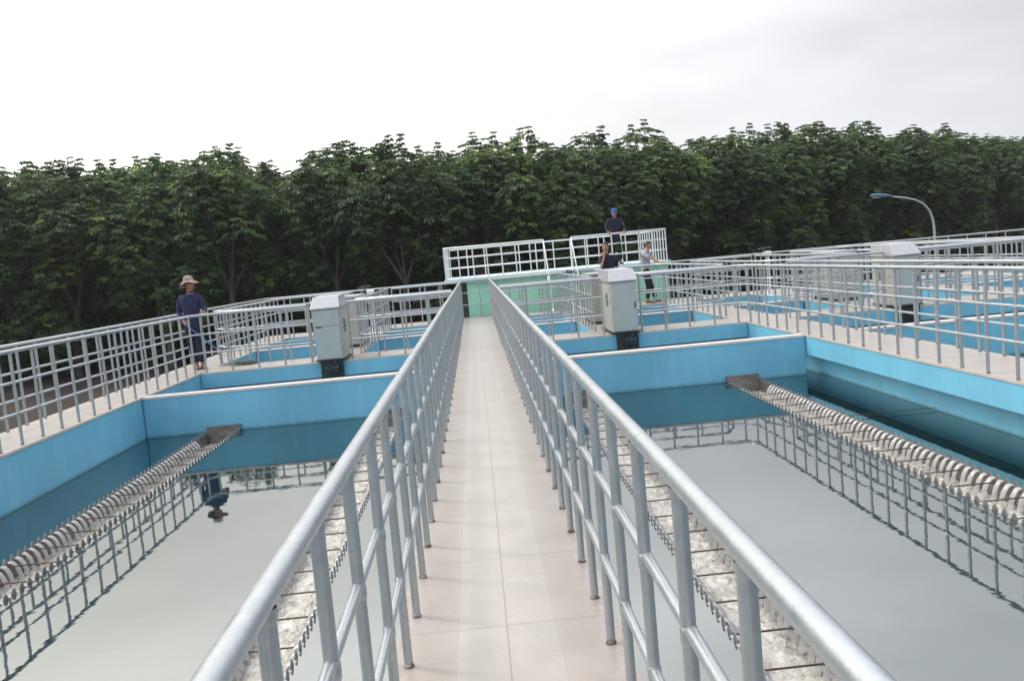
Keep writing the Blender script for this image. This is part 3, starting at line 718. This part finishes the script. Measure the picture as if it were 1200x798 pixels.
def plant_tree(x, y, label, group, s=1):
    tm, cm = TREES[rt_.randrange(len(TREES))]
    t = thing('rubber_tree', (x, y, GZ), label, 'tree', group, rz=rt_.uniform(0, 6.28)); k = s*rt_.uniform(.92, 1.04)
    t.scale = (k*1.50, k*1.50, k*1.42)
    link('trunk', tm, t); link('crown', cm, t)
marks = [(-99, 'front row rubber tree at the far left edge, behind the outermost railing'), (-19, 'front row rubber tree left of the man with the sun hat, pale forked trunk showing'),
         (-13, 'front row rubber tree right behind the man with the sun hat'), (-9, 'front row rubber tree behind the far corner railing left of the left cabinet'),
         (-5.5, 'front row rubber tree behind the left cabinet'), (-2.2, 'front row rubber tree left of the platform building'),
         (1, 'front row rubber tree behind the left part of the platform railing'), (4.2, 'front row rubber tree behind the gap in the platform railing'),
         (7.4, 'front row rubber tree behind the man with the blue cap'), (10.4, 'front row rubber tree just right of the platform building'),
         (13.6, 'front row rubber tree with fresh leaves left of the white valve at right'), (17.0, 'front row rubber tree above the right hand valve'),
         (20.6, 'front row rubber tree left of the street lamp'), (24.5, 'front row rubber tree behind the street lamp head'),
         (28, 'front row rubber tree right of the street lamp'), (32, 'front row rubber tree near the right edge'), (37, 'front row rubber tree at the right edge')]
xs = [-34.4, -30.8, -27.2, -23.6, -20.2, -16.8, -13.2, -9.8, -6.5, -3.1, .2, 3.4, 6.6, 9.8, 13.0, 16.3, 19.8, 23.4, 27.2, 31.2, 35.4, 39.8, 44.4, 49, 53.5]
for r_ in range(7):
    for i, x in enumerate(xs):
        X = x+rt_.uniform(-.5, .5)+(1.6 if r_ % 2 else 0); Y = row_y(x)+r_*3.0+rt_.uniform(-.5, .5)
        s = (1.18 if x < -19 else 1.10 if x < -12 else 1.05 if x < 0 else 1.02 if x < 14 else 1.06) + .015*r_
        if r_ == 0:
            if x < -29: lab = 'front row rubber tree just outside the left edge' if x > -32 else 'outermost front row rubber tree on the left, outside the picture'
            elif x < -22: lab = ['front row rubber tree cut by the left edge of the picture', 'second front row rubber tree from the left edge'][0 if x < -25 else 1]
            elif x > 38: lab = {44.4: 'front row rubber tree just outside the right edge', 49: 'front row rubber tree well outside the right edge', 53.5: 'outermost front row rubber tree on the right, outside the picture'}[x] if x > 42 else 'last front row rubber tree at the right edge'
            else: lab = 'front row rubber tree ' + {-20.2: 'third from the left, low pale trunk above the left railing', -16.8: 'left of the man with the sun hat', -13.2: 'directly behind the man with the sun hat',
                  -9.8: 'right of the man with the sun hat', -6.5: 'behind the left cabinet', -3.1: 'left of the platform building', .2: 'behind the left end of the platform railing',
                  3.4: 'behind the middle of the left platform railing', 6.6: 'behind the man with the blue cap', 9.8: 'behind the right end of the platform railing', 13.0: 'just right of the platform building',
                  16.3: 'above the right hand valve', 19.8: 'between the right hand valve and the lamp', 23.4: 'left of the street lamp head', 27.2: 'behind the street lamp', 31.2: 'right of the street lamp', 35.4: 'second from the right edge'}[x]
            plant_tree(X*1.5, Y*1.5, lab, 'rubber trees in the front row', s)
        else:
            plant_tree(X*1.5, Y*1.5, 'rubber tree deep in the plantation behind the front row', 'rubber trees behind the front row', s)

# low undergrowth between the rows
b = MB(); tint = []; rnd = random.Random(21)
for k in range(9000):
    x = rnd.uniform(-62, 84); row = rnd.choice((3.2, 7.2, 12, 17)); y = (row_y(x/1.5)+row/1.5)*1.5+rnd.uniform(-1.2, 1.2)
    hmax = 2.2+1.6*noise.noise(Vector((x*.35, y*.35, 2)))+(1.0 if row > 6 else 0)
    leaf_clump(b, tint, Vector((x, y, GZ+rnd.uniform(.1, max(.6, hmax)))), Vector((rnd.uniform(-.6, .6), rnd.uniform(-.9, .3), 1)), rnd.uniform(.35, .6), rnd, rnd.uniform(0, .5))
cm = b.mesh('undergrowth', ['leaf']); at = cm.attributes.new('tint', 'FLOAT', 'POINT'); at.data.foreach_set('value', tint)
tag(link('undergrowth', cm), 'dark low undergrowth filling the gaps between the rubber tree trunks', 'undergrowth', kind='stuff')

# ------------------------------------------------------------------ people
def skin_mesh(name, joints, edges, root, lvl=2):
    """joints: name -> (pos, (rx, ry)); one continuous surface grown along the edges"""
    names = list(joints); me = bpy.data.meshes.new(name)
    me.from_pydata([joints[n][0] for n in names], [(names.index(a), names.index(b_)) for a, b_ in edges], [])
    o = bpy.data.objects.new(name, me); COL.objects.link(o)
    md = o.modifiers.new('s', 'SKIN'); md.use_smooth_shade = True
    for i, n in enumerate(names):
        sv = me.skin_vertices[0].data[i]; sv.radius = joints[n][1]; sv.use_root = (n == root)
    m2 = o.modifiers.new('d', 'SUBSURF'); m2.levels = lvl; m2.render_levels = lvl
    dg = bpy.context.evaluated_depsgraph_get(); dg.update()
    out = bpy.data.meshes.new_from_object(o.evaluated_get(dg)); out.name = name
    bpy.data.objects.remove(o); bpy.data.meshes.remove(me)
    vs = [v.co.copy() for v in out.vertices]; fs = [tuple(p.vertices) for p in out.polygons]; bpy.data.meshes.remove(out)
    return vs, fs
def head_geo(b, c, face, tilt=0):
    """head with brow, nose, mouth, chin, eyes and ears; face = yaw of the facing direction"""
    bm = bmesh.new(); bmesh.ops.create_icosphere(bm, subdivisions=4, radius=1)
    rot = Matrix.Rotation(face, 3, 'Z') @ Matrix.Rotation(tilt, 3, 'X')
    def T(p): return c+rot @ p
    for v in bm.verts:
        x, y, z = v.co
        X, Y, Z = x*.076, y*.096, z*.118       # faces -Y before rotation
        if z < 0: X *= 1+.18*z*abs(z); Y *= 1+.08*z
        f = max(0, -y)
        gs = lambda x0, z0, sx, sz: math.exp(-((X-x0)/sx)**2-((Z-z0)/sz)**2)*(f > .2)
        d = .020*gs(0, -.018, .011, .020)+.010*gs(0, .0, .008, .03)-.008*gs(.030, .008, .016, .012)-.008*gs(-.030, .008, .016, .012)
        d += .005*gs(0, .028, .045, .01)+.006*gs(0, -.055, .022, .010)+.008*gs(0, -.095, .028, .018)
        v.co = T(Vector((X, Y-d, Z)))
    vs = [v.co.copy() for v in bm.verts]; fs = [tuple(q.index for q in f.verts) for f in bm.faces]; bm.free()
    b.add(vs, fs, 0, True)
    def ell(p, r3, mi, n=8):
        q = []; ff = []
        for i in range(n+1):
            th = PI*i/n
            for j in range(n): ph = 2*PI*j/n; q.append(T(Vector(p)+Vector((r3[0]*math.sin(th)*math.cos(ph), r3[1]*math.sin(th)*math.sin(ph), r3[2]*math.cos(th)))))
        for i in range(n):
            for j in range(n): ff.append((i*n+j, i*n+(j+1) % n, (i+1)*n+(j+1) % n, (i+1)*n+j))
        b.add(q, ff, mi, True)
    for s in (-1, 1):
        ell((s*.030, -.080, .006), (.013, .007, .0075), 1); ell((s*.030, -.086, .006), (.006, .003, .006), 2)
        ell((s*.030, -.089, .026), (.018, .004, .004), 2); ell((s*.077, .008, -.004), (.011, .020, .032), 0)
    ell((0, -.094, -.055), (.022, .006, .007), 3)
def hand_geo(b, wrist, direc, palm_n, curl=.5, size=1.0, side=1):
    """palm, four bent fingers of different length and a thumb"""
    d = Vector(direc).normalized(); n = Vector(palm_n); n = (n-d*n.dot(d)).normalized(); s = d.cross(n).normalized()*side
    wrist = Vector(wrist)
    b.tube([wrist-d*.02, wrist+d*.02, wrist+d*.055*size, wrist+d*.085*size], [.024, .030, .036, .030], 10)
    for i, ln in enumerate((.070, .080, .075, .058)):
        base = wrist+d*.075*size+s*(.027-.018*i); seg = ln*size/3; dd = d.copy(); pts = [base-d*.02, base]
        for k in range(3):
            a = curl*(.5+.5*k); dd = (dd*math.cos(a)+n*math.sin(a)).normalized(); pts.append(pts[-1]+dd*seg)
        b.tube(pts, [.0095, .0095, .0088, .008, .0062], 8)
    base = wrist+d*.02*size+s*.026; td = (s*.75+d*.6+n*.2).normalized(); td2 = (d*.9+n*.5*curl+s*.1).normalized()
    b.tube([base-s*.015, base+td*.03, base+td*.05+td2*.02, base+td*.055+td2*.045], [.013, .012, .0105, .008], 8)
def person(loc, J, label, shirt, trouser, head_yaw, head_tilt=0, sleeve='long', shoes='brown', hair=True, hands=None, hat=None, group=None, headc=None):
    t = thing('person', loc, label, 'person', group)
    g = lambda n: Vector(J[n])
    neck, chest, belly, pelvis = g('neck'), g('chest'), g('belly'), g('pelvis')
    headp = Vector(headc) if headc else neck+Vector((0, 0, .19))
    # continuous body
    jt = {'pelvis': (pelvis, (.115, .085)), 'belly': (belly, (.115, .08)), 'chest': (chest, (.135, .085)), 'neck': (neck, (.055, .055)), 'nt': (headp-Vector((0, 0, .06)), (.052, .056))}
    ed = [('pelvis', 'belly'), ('belly', 'chest'), ('chest', 'neck'), ('neck', 'nt')]
    for s in 'LR':
        for n, r_ in (('sh', .052), ('el', .036), ('wr', .025), ('hip', .078), ('kn', .052), ('an', .035)): jt[n+s] = (g(n+s), (r_, r_))
        fo = g('an'+s); fd = Vector(J['foot'+s])
        jt['he'+s] = (fo+Vector((0, 0, -.045)), (.036, .036)); jt['to'+s] = (fo+fd*.15+Vector((0, 0, -.062)), (.036, .022))
        ed += [('chest', 'sh'+s), ('sh'+s, 'el'+s), ('el'+s, 'wr'+s), ('pelvis', 'hip'+s), ('hip'+s, 'kn'+s), ('kn'+s, 'an'+s), ('an'+s, 'he'+s), ('he'+s, 'to'+s)]
    vs, fs = skin_mesh('b', jt, ed, 'pelvis')
    b = MB(); b.add(vs, fs, 0, True); head_geo(b, headp, head_yaw, head_tilt)
    for s in 'LR':
        h = (hands or {}).get(s, {}); w_ = g('wr'+s); d = h.get('d', (w_-g('el'+s)).normalized())
        hand_geo(b, w_, d, h.get('n', (0, -1, 0)), h.get('curl', .55), 1.0, 1 if s == 'L' else -1)
    b.build('body', ['skin', 'eye', 'pupil', 'lip'], t)
    # shirt
    k = 1.0
    js = {'waist': (pelvis+Vector((0, 0, -.18)), (.172, .136)), 'belly': (belly, (.152, .118)), 'chest': (chest, (.168, .118)), 'col': (chest.lerp(neck, .75), (.085, .072))}
    es = [('waist', 'belly'), ('belly', 'chest'), ('chest', 'col')]
    for s in 'LR':
        js['sh'+s] = (g('sh'+s), (.076, .076)); es.append(('chest', 'sh'+s))
        if sleeve == 'long':
            js['el'+s] = (g('el'+s), (.056, .056)); js['wr'+s] = (g('el'+s).lerp(g('wr'+s), .88), (.041, .041)); es += [('sh'+s, 'el'+s), ('el'+s, 'wr'+s)]
        else:
            js['el'+s] = (g('sh'+s).lerp(g('el'+s), .72), (.063, .063)); es += [('sh'+s, 'el'+s)]
    vs, fs = skin_mesh('s', js, es, 'belly'); b = MB(); b.add(vs, fs, 0, True); sh = b.build('shirt', [shirt], t)
    b = MB(); cpos = chest.lerp(neck, .78)
    n = 16; prof = [(.062, .02), (.072, .045), (.066, .05), (.058, .03)]; b.lathe(prof, tuple(cpos), n=n); b.build('collar', [shirt], sh)
    # trousers
    jp = {'waist': (pelvis+Vector((0, 0, .17)), (.134, .102)), 'pel': (pelvis+Vector((0, 0, -.05)), (.146, .114))}; ep = [('waist', 'pel')]
    for s in 'LR':
        jp['hip'+s] = (g('hip'+s)+Vector((0, 0, -.06)), (.096, .098)); jp['kn'+s] = (g('kn'+s), (.078, .078)); jp['an'+s] = (g('an'+s)+Vector((0, 0, .03)), (.068, .07))
        ep += [('pel', 'hip'+s), ('hip'+s, 'kn'+s), ('kn'+s, 'an'+s)]
    vs, fs = skin_mesh('p', jp, ep, 'pel'); b = MB(); b.add(vs, fs, 0, True); b.build('trousers', [trouser], t)
    for s in 'LR':
        fo = g('an'+s); fd = Vector(J['foot'+s]).normalized(); b = MB()
        side = fd.cross(Vector((0, 0, 1)))
        prof = [(-.06, .036, .07), (-.03, .044, .085), (.03, .045, .08), (.1, .05, .05), (.17, .044, .04), (.2, .02, .025)]
        vs = []; nn = 10
        for a, w_, h_ in prof:
            for j in range(nn):
                th = PI*j/(nn-1); vs.append(fo+fd*a+side*w_*math.cos(th)+Vector((0, 0, -fo.z+.004+h_*math.sin(th))))
        fs2 = [(i*nn+j, i*nn+j+1, (i+1)*nn+j+1, (i+1)*nn+j) for i in range(len(prof)-1) for j in range(nn-1)]
        fs2 += [tuple(i*nn for i in range(len(prof)))+tuple(i*nn+nn-1 for i in reversed(range(len(prof)))), tuple(range(nn))[::-1]]
        b.add(vs, fs2, 0, True); b.build('shoe', [shoes], t)
    rz = Matrix.Rotation(head_yaw, 3, 'Z') @ Matrix.Rotation(head_tilt, 3, 'X')
    if hair:
        bm = bmesh.new(); bmesh.ops.create_icosphere(bm, subdivisions=4, radius=1); rnd = random.Random(int(abs(loc[0])*10))
        dl = []
        for v in bm.verts:
            x, y, z = v.co
            if z < -.1+.55*max(0, -y)*1.1 and y < .25 or z < -.45: dl.append(v)
            kx = 1+.06*noise.noise(Vector((x*9, y*9, z*9)))
            v.co = headp+rz @ Vector((x*.084*kx, (y*.102+.004)*kx, (z*.126+.004)*kx))
        bmesh.ops.delete(bm, geom=dl, context='VERTS')
        vs = [v.co.copy() for v in bm.verts]; bm.verts.index_update(); fs = [tuple(q.index for q in f.verts) for f in bm.faces]; bm.free()
        b = MB(); b.add(vs, fs, 0, True); b.build('hair', ['hair'], t)
    if hat == 'sun':
        b = MB(); vs = []; prof = [(0, .150), (.045, .148), (.075, .132), (.090, .09), (.098, .04), (.103, .014), (.13, .004), (.165, -.014), (.188, -.036)]
        n = 28
        for r_, z in prof:
            for j in range(n):
                a = 2*PI*j/n; wv = .02*math.sin(a*2+1)*(r_ > .15)+.012*math.sin(a*5)*(r_ > .18); vs.append(headp+rz @ Vector((r_*math.cos(a), r_*1.05*math.sin(a)+.005, z+wv+.035)))
        fs = [(i*n+j, i*n+(j+1) % n, (i+1)*n+(j+1) % n, (i+1)*n+j) for i in range(len(prof)-1) for j in range(n)]
        b.add(vs, fs, 0, True); h = b.build('sun_hat', ['hat'], t)
    if hat == 'cap':
        b = MB(); n = 20; prof = [(0.0, .135), (.045, .130), (.075, .108), (.088, .07), (.092, .03)]; vs = []
        for r_, z in prof:
            for j in range(n): a = 2*PI*j/n; vs.append(headp+rz @ Vector((r_*math.cos(a), r_*1.14*math.sin(a)+.003, z+.008)))
        fs = [(i*n+j, i*n+(j+1) % n, (i+1)*n+(j+1) % n, (i+1)*n+j) for i in range(len(prof)-1) for j in range(n)]
        b.add(vs, fs, 0, True); cp = b.build('cap', ['bluecap'], t)
        b = MB(); vs = []; m_ = 9
        for dz in (0, .006):
            for i, rr in enumerate((.09, .15)):
                for j in range(m_):
                    a = -PI/2+(j/(m_-1)-.5)*1.7; vs.append(headp+rz @ Vector((rr*.95*math.cos(a), rr*1.1*math.sin(a), .042-.012*i+dz)))
        fs = [(j, j+1, m_+j+1, m_+j) for j in range(m_-1)]+[(2*m_+m_+j, 2*m_+m_+j+1, 2*m_+j+1, 2*m_+j) for j in range(m_-1)]+[(m_+j, m_+j+1, 3*m_+j+1, 3*m_+j) for j in range(m_-1)]
        b.add(vs, fs); b.build('peak', ['bluecap'], cp)
    return t, sh
# person on the left: sun hat, holding the mop pole
mopA = Vector((-5.92, 18.02, .90)); base = Vector((-5.86, 18.2, 0))
J = dict(pelvis=(0, 0, .93), belly=(0, .0, 1.12), chest=(0, 0, 1.37), neck=(.01, -.01, 1.56),
         shL=(-.165, .02, 1.45), elL=(-.25, .04, 1.16), wrL=(-.12, -.13, .97), shR=(.165, -.02, 1.45), elR=(.255, -.03, 1.20), wrR=(.29, -.20, 1.13),
         hipL=(-.09, 0, .88), knL=(-.06, -.01, .50), anL=(-.02, 0, .09), hipR=(.09, 0, .88), knR=(.08, -.03, .50), anR=(.09, -.02, .09), footL=(.35, -.94, 0), footR=(.55, -.83, 0))
tA, _s = person(base, J, 'person in navy work clothes and wide patterned sun hat holding a blue mop pole', 'navy', 'navyd', R(48), R(-15), hair=True, hat='sun',
       hands={'L': dict(d=(.55, -.45, -.6), n=(.6, .5, 0), curl=1.0), 'R': dict(d=(.15, -.9, .1), n=(0, 0, -1), curl=.5)}, headc=(.03, -.02, 1.70))
tA.scale = (1.10, 1.10, 1.03)
mp_t = thing('mop', (-5.2, 18.2, 0), 'blue handled mop with a grey head lying on the deck by the left railing', 'mop')
h0 = base+Vector((-.08, -.18, .93)); a0 = Vector((-5.2, 18.2, 0))
b = MB(); e1 = Vector((-5.12, 18.22, .05)); hd0 = h0+(h0-e1).normalized()*.12; b.tube([hd0-a0, h0.lerp(e1, .62)-a0], .016, 10); b.build('blue_pole', ['pole'], mp_t)
b = MB(); b.tube([h0.lerp(e1, .6)-a0, e1-a0], .009, 8); b.build('rod', ['bolt'], mp_t)
b = MB(); rnd = random.Random(2)
for k in range(90):
    x0_, y0_ = rnd.uniform(.0, .42), rnd.uniform(-.08, .06); a = rnd.uniform(-.5, .5)
    pts = [(x0_, y0_, .012+rnd.random()*.05), (x0_+.07, y0_+.05*math.sin(a*3), .03+rnd.random()*.04), (x0_+.16, y0_+a*.14, .010)]
    b.tube(pts, .008, 5)
b.build('mop_head', ['mop'], mp_t)
# person with the blue cap on the platform
base = Vector((4.52, 27.28, ZP))
J = dict(pelvis=(0, .02, .90), belly=(0, .0, 1.07), chest=(0, -.05, 1.30), neck=(0, -.09, 1.47),
         shL=(-.19, -.05, 1.39), elL=(-.29, -.12, 1.13), wrL=(-.25, -.30, 1.01), shR=(.19, -.05, 1.39), elR=(.29, -.12, 1.13), wrR=(.24, -.30, 1.01),
         hipL=(-.09, .02, .86), knL=(-.10, -.02, .47), anL=(-.12, .03, .09), hipR=(.09, .02, .86), knR=(.10, -.02, .47), anR=(.12, .03, .09), footL=(-.2, -.97, 0), footR=(.2, -.97, 0))
t, sh = person(base, J, 'person in black work clothes and blue cap leaning on the platform railing', 'navyd', 'black', R(-8), R(8), hat='cap', headc=(0, -.12, 1.60),
       hands={'L': dict(d=(.1, -.95, -.1), n=(0, -.1, -1), curl=.9), 'R': dict(d=(-.1, -.95, -.1), n=(0, -.1, -1), curl=.9)}, shoes='black')
b = MB(); b.box(.235, .25, -.15, -.08, 1.21, 1.27); b.build('sleeve_patch', ['patch'], sh)
# person behind the middle cabinet
base = Vector((3.0, 19.4, .04))
J = dict(pelvis=(0, 0, .93), belly=(0, 0, 1.12), chest=(0, 0, 1.37), neck=(-.02, -.01, 1.55),
         shL=(-.18, -.02, 1.47), elL=(-.20, -.20, 1.27), wrL=(-.11, -.19, 1.50), shR=(.19, 0, 1.45), elR=(.25, .02, 1.17), wrR=(.22, -.14, .97),
         hipL=(-.09, 0, .88), knL=(-.1, -.01, .48), anL=(-.12, 0, .09), hipR=(.09, 0, .88), knR=(.1, -.01, .48), anR=(.12, 0, .09), footL=(-.2, -.95, 0), footR=(.2, -.95, 0))
t, sh = person(base, J, 'dark haired person in dark navy shirt behind the middle cabinet, hand raised to the chin', 'navyd', 'black', R(-22), 0, sleeve='short', headc=(-.03, -.03, 1.70),
       hands={'L': dict(d=(.05, .15, .95), n=(.3, .9, 0), curl=.7)}, shoes='black')
t.scale = (.88, .95, 1)
b = MB(); b.box(.235, .25, -.03, .03, 1.33, 1.38); b.build('sleeve_patch', ['grey'], sh)
# person in the grey shirt, right hand on the basin railing
base = Vector((5.12, 25.75, 0))
J = dict(pelvis=(-.02, 0, .93), belly=(-.02, -.0, 1.12), chest=(0, -.03, 1.37), neck=(.06, -.05, 1.55),
         shL=(-.10, -.16, 1.46), elL=(.13, -.35, 1.28), wrL=(.30, -.50, 1.19), shR=(.10, .15, 1.46), elR=(.30, .10, 1.22), wrR=(.38, -.20, 1.18),
         hipL=(-.04, -.09, .88), knL=(.0, -.12, .48), anL=(-.06, -.13, .09), hipR=(.04, .09, .88), knR=(.12, .05, .48), anR=(.22, .05, .09), footL=(.9, -.4, 0), footR=(.95, -.3, 0))
person(base, J, 'person in grey T-shirt and dark trousers resting both hands on a basin railing', 'grey', 'black', R(50), R(4), sleeve='short', headc=(.09, -.06, 1.70),
       hands={'L': dict(d=(.4, -.6, -.25), n=(0, 0, -1), curl=.8), 'R': dict(d=(.3, -.9, -.1), n=(0, 0, -1), curl=.8)}, shoes='brown')

# ------------------------------------------------------------------ air
hz = MB(); hz.box(-152, 172, -62, 222, GZ-1.5, 14.0)
me = hz.mesh('haze', ['dark']); me.materials.clear()
m = bpy.data.materials.new('haze'); m.use_nodes = True; t_ = m.node_tree; t_.nodes.clear()
v_ = N(t_, 'ShaderNodeVolumePrincipled'); v_.inputs['Density'].default_value = HAZE; v_.inputs['Color'].default_value = (.93, .96, 1, 1); v_.inputs['Anisotropy'].default_value = .35
o_ = N(t_, 'ShaderNodeOutputMaterial'); L(t_, v_.outputs[0], o_.inputs['Volume']); me.materials.append(m)
ho = link('haze', me); ho['kind'] = 'stuff'
